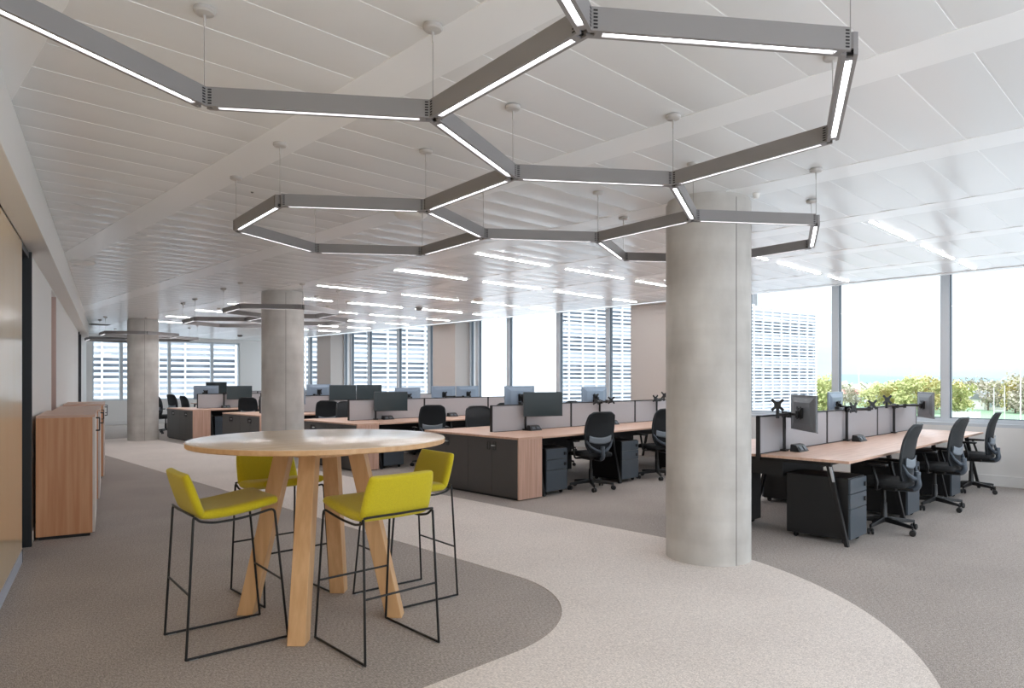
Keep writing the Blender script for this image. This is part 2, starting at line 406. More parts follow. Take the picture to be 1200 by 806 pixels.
def cluster(p2, extra):
    v = {}; v['a'] = p2; v['b'] = p2 + U(0); v['c'] = p2 + U(2); v['d'] = v['c'] + U(1); v['e'] = v['b'] + U(1); v['f'] = v['d'] + U(0)
    v['g'] = v['f'] + U(1); v['h'] = v['g'] + U(2); v['i'] = v['d'] + U(2); v['j'] = v['i'] + U(1)
    v['k'] = v['i'] - U(0); v['l'] = v['k'] + U(2); v['m'] = v['l'] + U(1); v['n'] = v['m'] + U(0)
    bars = ['ab', 'ac', 'cd', 'be', 'ef', 'df', 'fg', 'gh', 'hj', 'di', 'ij', 'ik', 'kl', 'lm', 'mn', 'nj']
    if extra: v['p'] = v['c'] - U(0); v['q'] = v['p'] + U(2); bars += ['cp', 'pq', 'qk']
    return v, bars
v2, b2 = cluster(Vector((4.3, 10.42, 0)), False)
hexlamp('honeycomb_pendant_lamp', 'grey honeycomb pendant lamp crossing in front of the middle round column', v2, b2, 'abcefghklmn', False)
v3, b3 = cluster(Vector((4.35, 18.35, 0)), False)
hexlamp('honeycomb_pendant_lamp', 'most distant grey honeycomb pendant lamp, around the farthest round column by the left wall', v3, b3, 'abcfghklm', False)

# ------------------------------------------------------------------ recessed strip lights
ordn = ['first', 'second', 'third', 'fourth', 'fifth', 'sixth']
rowname = ['front desk row', 'second desk row', 'third desk row', 'fourth desk row', 'fifth desk row']
lines = [(0, 'near', 2.28, 5), (0, 'far', 3.9, 5), (1, 'near', 6.1, 4), (1, 'far', 7.77, 4), (2, 'near', 9.9, 4), (2, 'far', 11.7, 4), (3, 'near', 13.45, 4), (3, 'far', 15.2, 4), (4, 'near', 17.1, 4), (4, 'far', 18.8, 4)]
for (r_, side, y, b0) in lines:
    for k, (a, b) in enumerate(bays[b0:]):
        b = min(b, 10.85)
        t = thing('strip_light', 'slim white strip light above the %s side of the %s, %s from left' % (side, rowname[r_], ordn[k]), 'ceiling light', ((a + b) / 2, y, ZC), 0, 'strip lights in the ceiling')
        hl = (b - a) / 2 - .03
        m = MB(); m.box(-hl - .008, hl + .008, -.022, .022, -.006, .012); m.build('trim_frame', M['detector'], t)
        d = MB(); d.box(-hl, hl, -.017, .017, -.0085, -.0062); d.build('diffuser', M['strip'], t)

# detectors, vents
def disc(name, x, y, r, h, m, label, cat, seg=28):
    d = MB(); d.lathe([(r * .55, -h), (r * .8, -h * .8), (r, -h * .3), (r, -.0055)], 0, 0, seg); o = d.build(name, m, None, smooth=True); o.location = (x, y, ZC); tag(o, label, cat); return o
disc('ceiling_speaker', 3.62, 5.05, .15, .05, M['detector'], 'round white disc fitting on the ceiling just beyond the near honeycomb lamp', 'ceiling fitting')
disc('ceiling_speaker', 2.12, 10.0, .14, .04, M['detector'], 'round white disc fitting on the ceiling close to the left wall', 'ceiling fitting')
disc('smoke_detector', 8.45, 11.5, .07, .06, M['dk_detector'], 'small grey smoke detector on the ceiling in front of the windows', 'smoke detector')
disc('smoke_detector', 8.36, 9.55, .1, .04, M['detector'], 'flat pale disc on the ceiling between strip lights, right of the grey detector', 'smoke detector')
disc('smoke_detector', 5.21, 2.575, .028, .045, M['detector'], 'small white sensor on the ceiling against the top of the nearest column', 'smoke detector')
disc('smoke_detector', 9.3, 22.6, .09, .06, M['dk_detector'], 'small dark detector on the far ceiling before the end windows', 'smoke detector')
disc('smoke_detector', 2.3, 5.35, .012, .012, M['dk_detector'], 'tiny dark sensor dot on the ceiling above the round table', 'sensor', 12)
vt = thing('ceiling_vent', 'small grey louvred vent in the far ceiling by the left wall', 'vent', (4.75, 20.9, ZC))
m = MB(); m.box(-.3, .3, -.12, .12, -.012, -.005); m.build('vent_frame', M['dk_detector'], vt)
for k in range(5):
    m = MB(); m.box(-.27, .27, -.1 + k * .045, -.08 + k * .045, -.02, -.013); m.build('slat', M['dk_detector'], vt)

# ------------------------------------------------------------------ round high table
tb = thing('round_bar_table', 'tall round light-wood table with four splayed legs among the yellow stools', 'table', (2.14, 3.95, 0))
m = MB(); m.lathe([(.745, 1.082), (.776, 1.085), (.780, 1.089), (.780, 1.111), (.778, 1.1135)], 0, 0, 96); m.build('table_edge', M['wood_edge'], tb, smooth=True)
m = MB(); m.lathe([(.7785, 1.1136), (.777, 1.1165), (.774, 1.1175)], 0, 0, 96); m.build('tabletop', M['wood_top'], tb, smooth=True)
for (sx, sy) in ((-1, -1), (-1, 1), (1, -1), (1, 1)):
    t_ = Vector((sx * .155, sy * .155, 1.0815)); b_ = Vector((sx * .325, sy * .345, 0))
    a = .05 * 1.414
    def sq(c): return [(c.x, c.y - a, c.z), (c.x + a, c.y, c.z), (c.x, c.y + a, c.z), (c.x - a, c.y, c.z)]
    m = MB(); m.hexa(sq(b_), sq(t_)); m.build('leg', M['wood_leg'], tb, bevel=.004)
for (x0, x1, y0, y1) in ((-.11, .11, -.185, -.135), (-.11, .11, .135, .185)):
    m = MB(); m.box(x0, x1, y0, y1, 1.01, 1.0815); m.build('apron_rail', M['wood_leg'], tb, bevel=.003)
for (x0, x1, y0, y1) in ((-.185, -.135, -.11, .11), (.135, .185, -.11, .11)):
    m = MB(); m.box(x0, x1, y0, y1, 1.01, 1.0815); m.build('apron_rail', M['wood_leg'], tb, bevel=.003)

# ------------------------------------------------------------------ yellow bar stools (front = +x)
def sheet(path, thick, widths, nw=7, crown=.0):
    """padded sheet following a side profile"""
    m = MB(); P_ = [Vector((x, 0, z)) for x, z in path]; N = len(P_); top = []; bot = []
    for i, p in enumerate(P_):
        t = (P_[min(i + 1, N - 1)] - P_[max(i - 1, 0)]).normalized(); nrm = Vector((-t.z, 0, t.x))
        th = thick[i] if isinstance(thick, list) else thick
        for k in range(nw):
            u = -1 + 2 * k / (nw - 1); y = u * widths[i] / 2
            c = crown * (u * u)
            top.append(p + Vector((0, y, 0)) + nrm * (th / 2 + c)); bot.append(p + Vector((0, y, 0)) - nrm * (th / 2 - c))
    fs = []; T = N * nw
    for i in range(N - 1):
        for k in range(nw - 1):
            q = i * nw + k
            fs.append([q, q + 1, q + nw + 1, q + nw]); fs.append([T + q, T + q + nw, T + q + nw + 1, T + q + 1])
    for i in range(N - 1):
        a = i * nw; fs.append([a, a + nw, T + a + nw, T + a]); a += nw - 1; fs.append([a, T + a, T + a + nw, a + nw])
    for k in range(nw - 1):
        a = k; fs.append([a, T + a, T + a + 1, a + 1]); a = (N - 1) * nw + k; fs.append([a, a + 1, T + a + 1, T + a])
    m.add(top + bot, fs); return m
def make_stool():
    t = thing('bar_stool', 'x', 'stool', (0, 0, 0), 0, 'yellow bar stools at the round table')
    seat = [(-.20, .752), (-.165, .749), (-.08, .75), (.0, .758), (.09, .772), (.17, .787), (.215, .792), (.225, .792)]
    sheet(seat, [.05, .056, .06, .06, .06, .056, .05, .044], [.445, .45, .455, .46, .46, .455, .445, .44], crown=.004).build('seat', M['yellow'], t, subsurf=2)
    back = [(-.183, .742), (-.197, .765), (-.213, .81), (-.233, .87), (-.252, .925), (-.266, .966), (-.269, .974)]
    sheet(back[::-1], [.036, .042, .048, .05, .05, .05, .046], [.40, .41, .428, .44, .445, .45, .445], crown=.006).build('backrest', M['yellow'], t, subsurf=2)
    for s in (-1, 1):
        y = s * .222; yb = s * .236
        pts = [(-.272, yb, .012), (-.232, y, .757), (-.2, y * .96, .722), (-.12, y * .93, .706), (0, y * .93, .712), (.1, y * .95, .728), (.2, y, .752), (.272, yb, .012)]
        m = MB(); m.tube(fillet(pts + [], .03, 4), .0068, 10); 
        m.tube(fillet([(.272, yb, .012), (.275, yb, .0085), (-.275, yb, .0085), (-.272, yb, .012)], .01, 3), .0068, 10)
        m.build('side_frame', M['black_metal'], t, smooth=True)
        for x in (-.235, .235):
            g = MB(); g.box(x - .022, x + .022, yb - .008, yb + .008, 0, .004); g.build('glide', M['silver'], t)
    def leg_at(z, front):   # x of a leg at height z
        f = z / .74; return (.272 - .072 * f) if front else (-.272 + .04 * f)
    for fr in (True, False):
        m = MB(); x = leg_at(.34, fr); m.tube([(x, -.23, .34), (x, .23, .34)], .0062, 8); m.build('foot_rest', M['black_metal'], t, smooth=True)
    m = MB(); m.tube(fillet([(-.232, -.222, .757), (-.238, -.2, .76), (-.244, 0, .76), (-.238, .2, .76), (-.232, .222, .757)], .02, 4), .0066, 8); m.build('rear_bar', M['black_metal'], t, smooth=True)
    return t
st = make_stool()
st.location = (1.562, 3.99, 0); st.rotation_euler = (0, 0, R(-5)); st['label'] = 'yellow bar stool nearest the left wall, seat pointing right under the round table'
dup(st, (2.15, 3.33, 0), R(89), 'yellow bar stool in front of the round table with its back to the camera')
dup(st, (2.17, 4.578, 0), R(-90), 'yellow bar stool behind the round table, facing the camera through the table legs')
dup(st, (2.75, 3.90, 0), R(175), 'yellow bar stool on the right of the round table, facing left')

# ------------------------------------------------------------------ low cabinets along the left wall
def handle_ring(m, x, y, z, w, h, n, r=.005):
    """D handle standing off a door face; n = outward (x,y)"""
    n = Vector((n[0], n[1], 0)); p = Vector((x, y, z))
    m.tube(fillet([p, p + n * w, p + n * w + Vector((0, 0, h)), p + Vector((0, 0, h))], .006, 3), r, 6)
clabel = ['nearest of the three waist-high beech cabinets along the left wall', 'middle of the three beech cabinets along the left wall', 'farthest of the three beech cabinets along the left wall']
for i, (s0, ln, n1, h) in enumerate(((2.18, 1.36, .497, 1.15), (4.3, 1.6, .52, 1.12), (6.55, 1.5, .56, 1.12))):
    t = thing('storage_cabinet', clabel[i], 'cabinet', MW @ Vector((0, s0, 0)), -A, 'beech cabinets along the left wall')
    n0 = .03
    m = MB(); m.box(n0 + .02, n1 - .04, .02, ln - .02, 0, .03); m.build('plinth', M['carcass'], t)
    m = MB(); m.box(n0, n1 - .022, 0, .02, .03, h - .022); m.build('side_panel', M['wood_cab'], t, bevel=.0015, seg=1)
    m = MB(); m.box(n0, n1 - .022, ln - .02, ln, .03, h - .022); m.build('side_panel', M['wood_cab'], t, bevel=.0015, seg=1)
    m = MB(); m.box(n0, n1, 0, ln, h - .0215, h); m.build('top', M['wood_pink'], t, bevel=.0015, seg=1)
    m = MB(); m.box(n0, n0 + .01, .021, ln - .021, .03, h - .022); m.build('back_panel', M['wood_cab'], t)
    m = MB(); m.box(n0 + .011, n1 - .023, .021, ln - .021, .031, .05); m.build('bottom', M['wood_cab'], t)
    nd = 2 if ln < 1.5 else 3
    w = ln / nd
    for k in range(nd):
        d = MB(); d.box(n1 - .0215, n1 - .002, k * w + .002, (k + 1) * w - .002, .035, h - .026)
        do = d.build('door', M['cab_white'], t, bevel=.001, seg=1)
        e = MB(); yy = k * w + (w - .05 if k % 2 == 0 else .05); handle_ring(e, n1 - .003, yy, h - .19, .034, .13, (1, 0), .0055); e.build('handle', M['black'], do)

# ------------------------------------------------------------------ benches
ZD = .768
ROWS = [dict(x0=6.3, x1=11.22, y0=2.26, yc=3.1), dict(x0=6.3, x1=11.25, y0=5.95, yc=6.93), dict(x0=6.3, x1=11.25, y0=9.66, yc=10.66), dict(x0=6.3, x1=11.25, y0=13.3, yc=14.28), dict(x0=6.3, x1=11.25, y0=17.0, yc=17.95), dict(x0=7.75, x1=11.25, y0=20.75, yc=21.7)]
where = ['front desk row', 'second desk row', 'third desk row', 'fourth desk row', 'fifth desk row', 'last desk row']
where2 = ['nearest the right-hand windows', 'behind the nearest round column', 'seen above the round table', 'beside the middle column', 'left of the middle column', 'by the end windows']
def bench(i):
    r = ROWS[i]; x0, x1, y0, yc = r['x0'], r['x1'], r['y0'], r['yc']; y1 = 2 * yc - y0
    t = thing('bench_desk', 'long beech bench desk with grey divider screens, %s %s' % (where[i], where2[i]), 'desk', ((x0 + x1) / 2, yc, 0), 0, 'bench desk rows')
    ox, oy = (x0 + x1) / 2, yc
    nseat = 3 if x1 - x0 > 4 else 2
    w = (x1 - x0) / nseat
    for k in range(nseat):
        a = x0 + k * w - ox
        for (ya, yb) in ((y0 - oy, -.03), (.03, y1 - oy)):
            m = MB(); m.box(a + .001, a + w - .001, ya, yb, ZD - .025, ZD); m.build('desktop', M['wood_pink'], t, bevel=.003)
        m = MB(); m.box(a + .006, a + w - .006, -.015, .015, ZD - .01, 1.125); m.build('divider_screen', M['screen_grey'], t, bevel=.004)
        f = MB()
        for xx in (a + .001, a + w - .018): f.box(xx, xx + .017, -.019, .019, ZD - .06, 1.135)
        f.box(a + .018, a + w - .018, -.019, .019, 1.1255, 1.138); f.box(a + .018, a + w - .018, -.019, .019, ZD - .03, ZD + .006)
        f.build('screen_frame', M['black'], t)
    for k in range(nseat + 1):
        a = x0 + k * w - ox + (.06 if k == 0 else (-.06 if k == nseat else 0))
        for s in (-1, 1):
            ye = (y1 - oy) * s
            m = MB(); b0, b1 = ye - s * .02, ye - s * .055; t0, t1 = ye - s * .17, ye - s * .215
            m.hexa([(a - .02, b0, 0), (a + .02, b0, 0), (a + .02, b1, 0), (a - .02, b1, 0)], [(a - .02, t0, ZD - .06), (a + .02, t0, ZD - .06), (a + .02, t1, ZD - .06), (a - .02, t1, ZD - .06)])
            lg = m.build('leg', M['black_metal'], t, bevel=.004)
            if i == 0 and k == 0 and s == -1:
                q = MB(); f0, f1 = .8, .99
                def lp(f, dx): return (a + dx, b0 + (t0 - b0) * f - .001, (ZD - .06) * f)
                q.hexa([lp(f0, -.021), lp(f0, -.004), (a - .004, b0 + (t0 - b0) * f0 + .018, (ZD - .06) * f0), (a - .021, b0 + (t0 - b0) * f0 + .018, (ZD - .06) * f0)],
                       [lp(f1, -.021), lp(f1, -.004), (a - .004, b0 + (t0 - b0) * f1 + .018, (ZD - .06) * f1), (a - .021, b0 + (t0 - b0) * f1 + .018, (ZD - .06) * f1)])
                q.build('leg_highlight', M['silver'], lg)  # silver strip added as the bright highlight on the nearest leg edge
        m = MB(); m.box(a - .02, a + .02, -(y1 - oy) + .17, (y1 - oy) - .17, ZD - .06, ZD - .026); m.build('cross_beam', M['black_metal'], t)
    m = MB(); m.box(x0 - ox + .1, x1 - ox - .1, -.2, .2, ZD - .2, ZD - .062); m.build('cable_tray', M['black'], t)
    for s in (-1, 1):
        m = MB(); yy = s * ((y1 - oy) - .32); m.box(x0 - ox + .05, x1 - ox - .05, yy - .02, yy + .02, ZD - .058, ZD - .0255); m.build('long_beam', M['black_metal'], t)
for i in range(6): bench(i)

# end cupboards: two double-door units per row
def cupboard(i, y0, w, first, label):
    x0, x1 = 5.87, 6.285
    t = thing('low_cupboard', label, 'cupboard', (x0, y0, 0), 0, 'charcoal cupboards at the desk row ends')
    D = x1 - x0; ya = .02 if first else 0
    m = MB(); m.box(.03, D - .01, ya + .01, w - .01, 0, .035); m.build('plinth', M['carcass'], t)
    m = MB(); m.box(.02, D, ya, w, .035, ZD - .02); m.build('carcass', M['carcass'], t)
    m = MB(); m.box(-.003, D, 0, w, ZD - .0195, ZD + .007); m.build('top', M['wood_pink'], t, bevel=.002)
    if first:
        m = MB(); m.box(0, D, -.001, .0195, 0.012, ZD - .02); m.build('end_panel', M['wood_pink_v'], t, bevel=.001, seg=1)
    dw = (w - ya) / 2
    for k in range(2):
        d = MB(); d.box(0, .0195, ya + k * dw + .002, ya + (k + 1) * dw - .002, .03, ZD - .024); do = d.build('door', M['dark_door'], t, bevel=.0015, seg=1)
        yy = ya + dw + (-.075 if k == 0 else .035)
        e = MB(); e.tube(fillet([(-.004, yy, .6), (-.004, yy + .045, .6), (-.004, yy + .045, .70), (-.004, yy, .70)], .006, 2, True), .0045, 6, True); e.build('handle', M['black'], do)
        if k == 0:
            q = MB(); q.box(-.022, -.001, yy + .012, yy + .07, .645, .66); q.build('key', M['silver'], do, bevel=.002)
for i in range(1, 5):
    r = ROWS[i]; y0 = r['y0']; W = 2 * (r['yc'] - y0); w = W / 2 - .03
    cupboard(i, y0, w, True, 'charcoal double-door cupboard with beech end panel, left end of the ' + where[i])
    cupboard(i, y0 + w + .001, w, False, 'charcoal double-door cupboard behind the beech-panelled one, left end of the ' + where[i])

# pedestals (front = -y)
def make_ped():
    t = thing('drawer_pedestal', 'x', 'drawer unit', (0, 0, 0), 0, 'under-desk pedestals')
    w, d, h = .40, .58, .60
    m = MB(); m.box(-w / 2, w / 2, -d / 2 + .02, d / 2, .045, h); m.build('body', M['black'], t, bevel=.004)
    z = .05
    for dz in (.27, .135, .135):
        q = MB(); q.box(-w / 2 + .001, w / 2 - .001, -d / 2, -d / 2 + .0195, z + .002, z + dz - .002); do = q.build('drawer', M['ped'], t, bevel=.003)
        z += dz + .001
        if dz < .2:
            e = MB(); e.box(w / 2 - .07, w / 2 - .03, -d / 2 - .012, -d / 2 - .0005, z - .09, z - .05); e.build('lock', M['black'], do, bevel=.003)
    for sx in (-1, 1):
        for sy in (-1, 1):
            c = MB(); mm = Matrix.Translation((sx * .15, sy * .22, .0235)) @ Matrix.Rotation(PI / 2, 4, 'Y'); c.lathe([(.022, -.012), (.022, .012)], 0, 0, 14, mm); c.box(sx * .15 - .018, sx * .15 + .018, sy * .22 - .012, sy * .22 + .012, .03, .046); c.build('castor', M['black'], t)
    return t
ped = make_ped(); usedp = False
def place_ped(x, y, rz, label):
    global usedp
    if not usedp: ped.location = (x, y, 0); ped.rotation_euler = (0, 0, rz); ped['label'] = label; usedp = True
    else: dup(ped, (x, y, 0), rz, label)
seatn = ['first from the left', 'second from the left', 'third from the left']
for i in range(6):
    r = ROWS[i]; ns = 3 if i < 5 else 2; w = (r['x1'] - r['x0']) / ns
    for k in range(ns):
        xx = r['x0'] + k * w + (.34 if (i == 0 or k) else .3)
        if i == 0: xx = (6.62, 8.24, 9.95)[k]
        if i in (1, 2): xx = (6.6, 8.19, 9.87)[k]
        place_ped(xx, r['y0'] + .32, 0, 'dark slate three-drawer pedestal, near side of the %s, %s' % (where[i], seatn[k]))
        if k < 2 or i: place_ped(xx + .02, 2 * r['yc'] - r['y0'] - .32, PI, 'dark slate three-drawer pedestal, far side of the %s, %s' % (where[i], seatn[k]))

# ------------------------------------------------------------------ task chairs (front = +y, back = -y)
def make_chair():
    t = thing('office_chair', 'x', 'chair', (0, 0, 0), 0, 'black mesh office chairs')
    m = MB(); m.lathe([(.034, .085), (.036, .13), (.03, .14), (.026, .27), (.018, .275), (.016, .43)], 0, 0, 18); m.build('gas_lift', M['black'], t, smooth=True)
    b = MB()
    for k in range(5):
        a = R(90 + 72 * k + 12); c, s = math.cos(a), math.sin(a)
        def pt(r_, o, z): return (c * r_ - s * o, s * r_ + c * o, z)
        b.hexa([pt(.02, -.024, .085), pt(.31, -.014, .068), pt(.31, .014, .068), pt(.02, .024, .085)], [pt(.02, -.018, .135), pt(.315, -.010, .095), pt(.315, .010, .095), pt(.02, .018, .135)])
    b.build('star_base', M['black'], t, bevel=.004)
    for k in range(5):
        a = R(90 + 72 * k + 12); x, y = .31 * math.cos(a), .31 * math.sin(a)
        c = MB()
        for o in (-.017, .017):
            mm = Matrix.Translation((x, y, .029)) @ Matrix.Rotation(a + .6, 4, 'Z') @ Matrix.Translation((0, o, 0)) @ Matrix.Rotation(PI / 2, 4, 'X'); c.lathe([(.024, -.01), (.029, -.006), (.029, .006), (.024, .01)], 0, 0, 14, mm)
        c.cyl(x, y, .03, .072, .008, 8); c.build('castor', M['black'], t, smooth=True)
    m = MB(); m.box(-.1, .1, -.13, .12, .405, .445); m.box(-.03, .03, -.27, -.1, .41, .44); m.build('mechanism', M['black'], t, bevel=.008)
    # seat cushion
    seat = [(-.24, .475), (-.22, .478), (-.12, .482), (.0, .485), (.12, .487), (.2, .478), (.235, .462), (.245, .45)]
    s = sheet(seat, [.05, .065, .075, .075, .07, .062, .045, .03], [.36, .43, .47, .49, .49, .47, .44, .40])
    s.v = [(-y, x, z) for (x, y, z) in [tuple(v) for v in s.v]]
    s.build('seat', M['fabric_black'], t, subsurf=1)
    # backrest: outline in (x, height), bent along the profile
    def yprof(z):
        u = (z - .50) / .55
        return -.222 + .03 * math.sin(PI * min(1, max(0, u)) * .9) - .085 * u - .03 * max(0, u - .75) ** 1.2 * 4
    def half(z):
        u = (z - .50) / .55
        if u < .28: return .12 + (.205 - .12) * math.sin(u / .28 * PI / 2)
        if u < .86: return .205 + .018 * math.sin((u - .28) / .58 * PI)
        q = (u - .86) / .14; return .205 - .07 * q ** 3
    NZ, NX = 16, 9
    top = []; 
    m = MB(); vs = []; fs = []
    for iz in range(NZ + 1):
        z = .50 + .55 * iz / NZ; h = half(z)
        for ix in range(NX):
            u = -1 + 2 * ix / (NX - 1); vs.append((u * h, yprof(z) + .03 * u * u, z))
    nv = len(vs); vs += [(x, y - .012, z) for x, y, z in vs]
    for iz in range(NZ):
        for ix in range(NX - 1):
            q = iz * NX + ix; fs.append([q, q + 1, q + NX + 1, q + NX]); fs.append([nv + q, nv + q + NX, nv + q + NX + 1, nv + q + 1])
    m.add(vs, fs); m.build('backrest', M['mesh'], t, smooth='all')
    out = []
    for iz in range(NZ + 1):
        z = .50 + .55 * iz / NZ; out.append((-half(z), yprof(z) + .026, z))
    for iz in range(NZ, -1, -1):
        z = .50 + .55 * iz / NZ; out.append((half(z), yprof(z) + .026, z))
    ztop = 1.05; mid = [(u * half(ztop), yprof(ztop) + .03 * u * u - .003, ztop + .004) for u in (-.7, -.35, 0, .35, .7)]
    loop = out[:NZ + 1] + mid + out[NZ + 1:] + [(.06, yprof(.5) , .492), (-.06, yprof(.5), .492)]
    m = MB(); m.tube(loop, .0135, 8, True); m.build('back_frame', M['chair_frame'], t, smooth='all')
    # lumbar support and spine
    lv = []; lf = []
    for iz in range(5):
        z = .63 + .085 * iz / 4
        for ix in range(9):
            u = -1 + 2 * ix / 8; zz = z + .03 * u * u; lv.append((u * .17, yprof(zz) + .03 * (u * .8) ** 2 - .022, zz))
    k0 = len(lv); lv += [(x, y - .012, z) for x, y, z in lv]
    for iz in range(4):
        for ix in range(8):
            q = iz * 9 + ix; lf.append([q, q + 1, q + 10, q + 9]); lf.append([k0 + q, k0 + q + 9, k0 + q + 10, k0 + q + 1])
    for ix in range(8): lf.append([ix, k0 + ix, k0 + ix + 1, ix + 1]); q = 36 + ix; lf.append([q, q + 1, k0 + q + 1, k0 + q])
    m = MB(); m.add(lv, lf); m.build('lumbar_support', M['chair_lumbar'], t, smooth='all')
    m = MB()
    sp = [(0, -.1, .425), (0, -.27, .43), (0, -.305, .47), (0, -.29, .54), (0, -.292, .60)]
    m.tube(fillet(sp, .05, 4), [.03] * len(fillet(sp, .05, 4)), 8)
    for sgn in (-1, 1): m.tube([(0, -.285, .53), (sgn * .08, -.27, .545), (sgn * .16, -.24, .60), (sgn * .2, -.215, .68)], [.028, .022, .016, .011], 8)
    m.build('back_support', M['chair_grey'], t, smooth='all')
    for sgn in (-1, 1):
        m = MB(); pts = fillet([(sgn * .1, .0, .43), (sgn * .255, .0, .43), (sgn * .275, -.02, .50), (sgn * .275, .03, .655)], .04, 4); m.tube(pts, .014, 8)
        ar = m.build('armrest', M['black'], t, smooth='all')
        m = MB(); m.box(sgn * .275 - .04, sgn * .275 + .04, -.11, .12, .655, .68); m.build('arm_pad', M['black'], ar, bevel=.012, seg=3)
    return t
ch = make_chair(); usedc = False
def chair(x, y, rz, label):
    global usedc
    if not usedc: ch.location = (x, y, 0); ch.rotation_euler = (0, 0, R(rz)); ch['label'] = label; usedc = True
    else: dup(ch, (x, y, 0), R(rz), label)
for k, (x, y, a) in enumerate(((7.36, 2.31, 2), (9.06, 2.3, -3), (10.78, 2.31, 2))):
    chair(x, y, a, 'black mesh office chair at the front desk row, %s' % ['nearest of its three', 'middle of its three', 'farthest, next to the window wall'][k])
for i, near, far in ((1, [(7.27, 5.97, -18), (8.8, 5.93, -22), (10.7, 5.95, 0)], [(7.2, 8.1, 155), (8.9, 8.05, 185)]), (2, [(7.22, 9.5, -28), (8.9, 9.48, -24), (10.6, 9.5, 3)], [(7.06, 11.9, 158), (8.8, 11.8, 178)]),
                     (3, [(7.22, 13.05, -30), (8.9, 13.1, -6)], [(7.2, 15.6, 184), (9.0, 15.5, 178)]), (4, [(7.15, 16.75, -36), (8.9, 16.85, 5)], [(8.98, 19.1, 184)])):
    for k, (x, y, a) in enumerate(near): chair(x, y, a, 'black mesh office chair, near side of the %s, %s' % (where[i], seatn[k]))
    for k, (x, y, a) in enumerate(far): chair(x, y, a, 'black mesh office chair, far side of the %s, %s' % (where[i], seatn[k]))
chair(6.35, 20.5, -80, 'black office chair seen side-on against the end windows, just right of the farthest column')
chair(7.14, 21.8, -75, 'black office chair seen side-on against the end windows, second from the farthest column')
chair(6.72, 19.42, -85, 'black office chair seen side-on above the charcoal cupboard of the fifth row')

# ------------------------------------------------------------------ monitors and arms
def make_mon(back):
    t = thing('monitor', 'x', 'monitor', (0, 0, 0), 0, 'desk monitors')
    m = MB(); m.box(-.305, .305, -.006, .012, -.172, .172); m.hexa([(-.27, .012, -.15), (.27, .012, -.15), (.27, .012, .15), (-.27, .012, .15)], [(-.2, .026, -.1), (.2, .026, -.1), (.2, .026, .1), (-.2, .026, .1)])
    m.build('back_shell', back, t, bevel=.003)
    m = MB(); m.box(-.302, .302, -.0085, -.0062, -.166, .169); m.build('screen', M['display'], t)
    m = MB(); m.box(-.305, .305, -.011, -.0062, -.175, -.1665); m.build('bezel', M['black'], t)
    m = MB(); m.box(-.05, .05, .0262, .042, -.05, .05); m.build('mount_plate', M['black'], t, bevel=.003)
    return t
monA = make_mon(M['mon_back']); monB = make_mon(M['mon_dark']); um = {}
def head(x, y, z, ang):
    """vesa head position behind a monitor facing ang (deg, world)"""
    a = R(ang); return Vector((x - math.cos(a) * .065, y - math.sin(a) * .065, z))
def monitor(kind, x, y, z, ang, label):
    src = monA if kind == 'A' else monB; rz = R(ang + 90)
    if kind not in um: src.location = (x, y, z); src.rotation_euler = (0, 0, rz); src['label'] = label; um[kind] = 1
    else: dup(src, (x, y, z), rz, label)
def arm(bx, by, heads, label):
    t = thing('monitor_stand', label, 'monitor stand', (bx, by, ZD), 0, 'monitor stands clamped to the desks')
    m = MB(); m.box(-.035, .035, -.03, .03, 0, .02); m.cyl(0, 0, .02, .4, .0165, 12); m.build('pole', M['black'], t, bevel=.002)
    for (x, y, z, ang, empty) in heads:
        p = (head(x, y, z, ang) if not empty else Vector((x, y, z))) - Vector((bx, by, ZD))
        z0 = min(.37, max(.2, p.z - .02))
        a = Vector((0, 0, z0)); d = p - a; perp = Vector((-d.y, d.x, 0)) * .18
        side = Vector((math.cos(R(ang)), math.sin(R(ang)), 0)) * -1 if not empty else Vector((0, d.y, 0))
        if perp.dot(side) < 0: perp = -perp
        mid = a + d * .5 + perp; mid.z = z0; e = Vector((p.x, p.y, z0))
        m = MB(); m.tube([a, mid], .016, 8); m.cyl(mid.x, mid.y, z0 - .022, z0 + .03, .021, 12); m.tube([mid + Vector((0, 0, .012)), e + Vector((0, 0, .012))], .014, 8)
        m.cyl(e.x, e.y, min(z0, p.z) - .02, max(z0, p.z) + .02, .016, 10); m.cyl(0, 0, z0 - .03, z0 + .03, .026, 12)
        m.build('arm_link', M['black'], t, smooth=True)
        q = MB(); mm = Matrix.Translation(p) @ Matrix.Rotation(R(ang), 4, 'Z')
        q.box(.012, .02, -.03, .03, -.03, .03, mm); q.box(-.005, .0125, -.012, .012, -.012, .012, mm)
        for k in (45, -45):
            q.box(.0125, .0195, -.075, .075, -.013, .013, mm @ Matrix.Rotation(R(k), 4, 'X'))
        q.build('mount_head', M['black'], t)
E1 = True
# front row
monitor('B', 6.62, 2.79, 1.165, -46, 'dark-backed monitor turned sideways on the front desk row, nearest the round column')
arm(6.76, 3.045, [(6.62, 2.79, 1.165, -46, False), (6.36, 2.93, 1.245, 200, True)], 'black twin monitor stand at the left seat of the front desk row, one bracket empty')
monitor('A', 9.06, 3.42, 1.16, 95, 'silver-backed monitor behind the divider of the front desk row, left of the window mullion')
arm(8.42, 3.045, [(9.05, 2.98, 1.18, 230, True), (8.18, 2.9, 1.17, 250, True)], 'black twin monitor stand at the middle seat of the front desk row, both brackets empty')
arm(8.42, 3.155, [(9.06, 3.42, 1.16, 95, False)], 'black monitor stand behind the front desk row divider, holding the silver monitor')
monitor('B', 10.38, 2.74, 1.15, -58, 'dark-backed monitor standing edge-on at the window end of the front desk row')
arm(10.1, 3.045, [(10.38, 2.74, 1.15, -58, False), (9.66, 3.0, 1.23, 225, True)], 'black twin monitor stand at the window end of the front desk row')
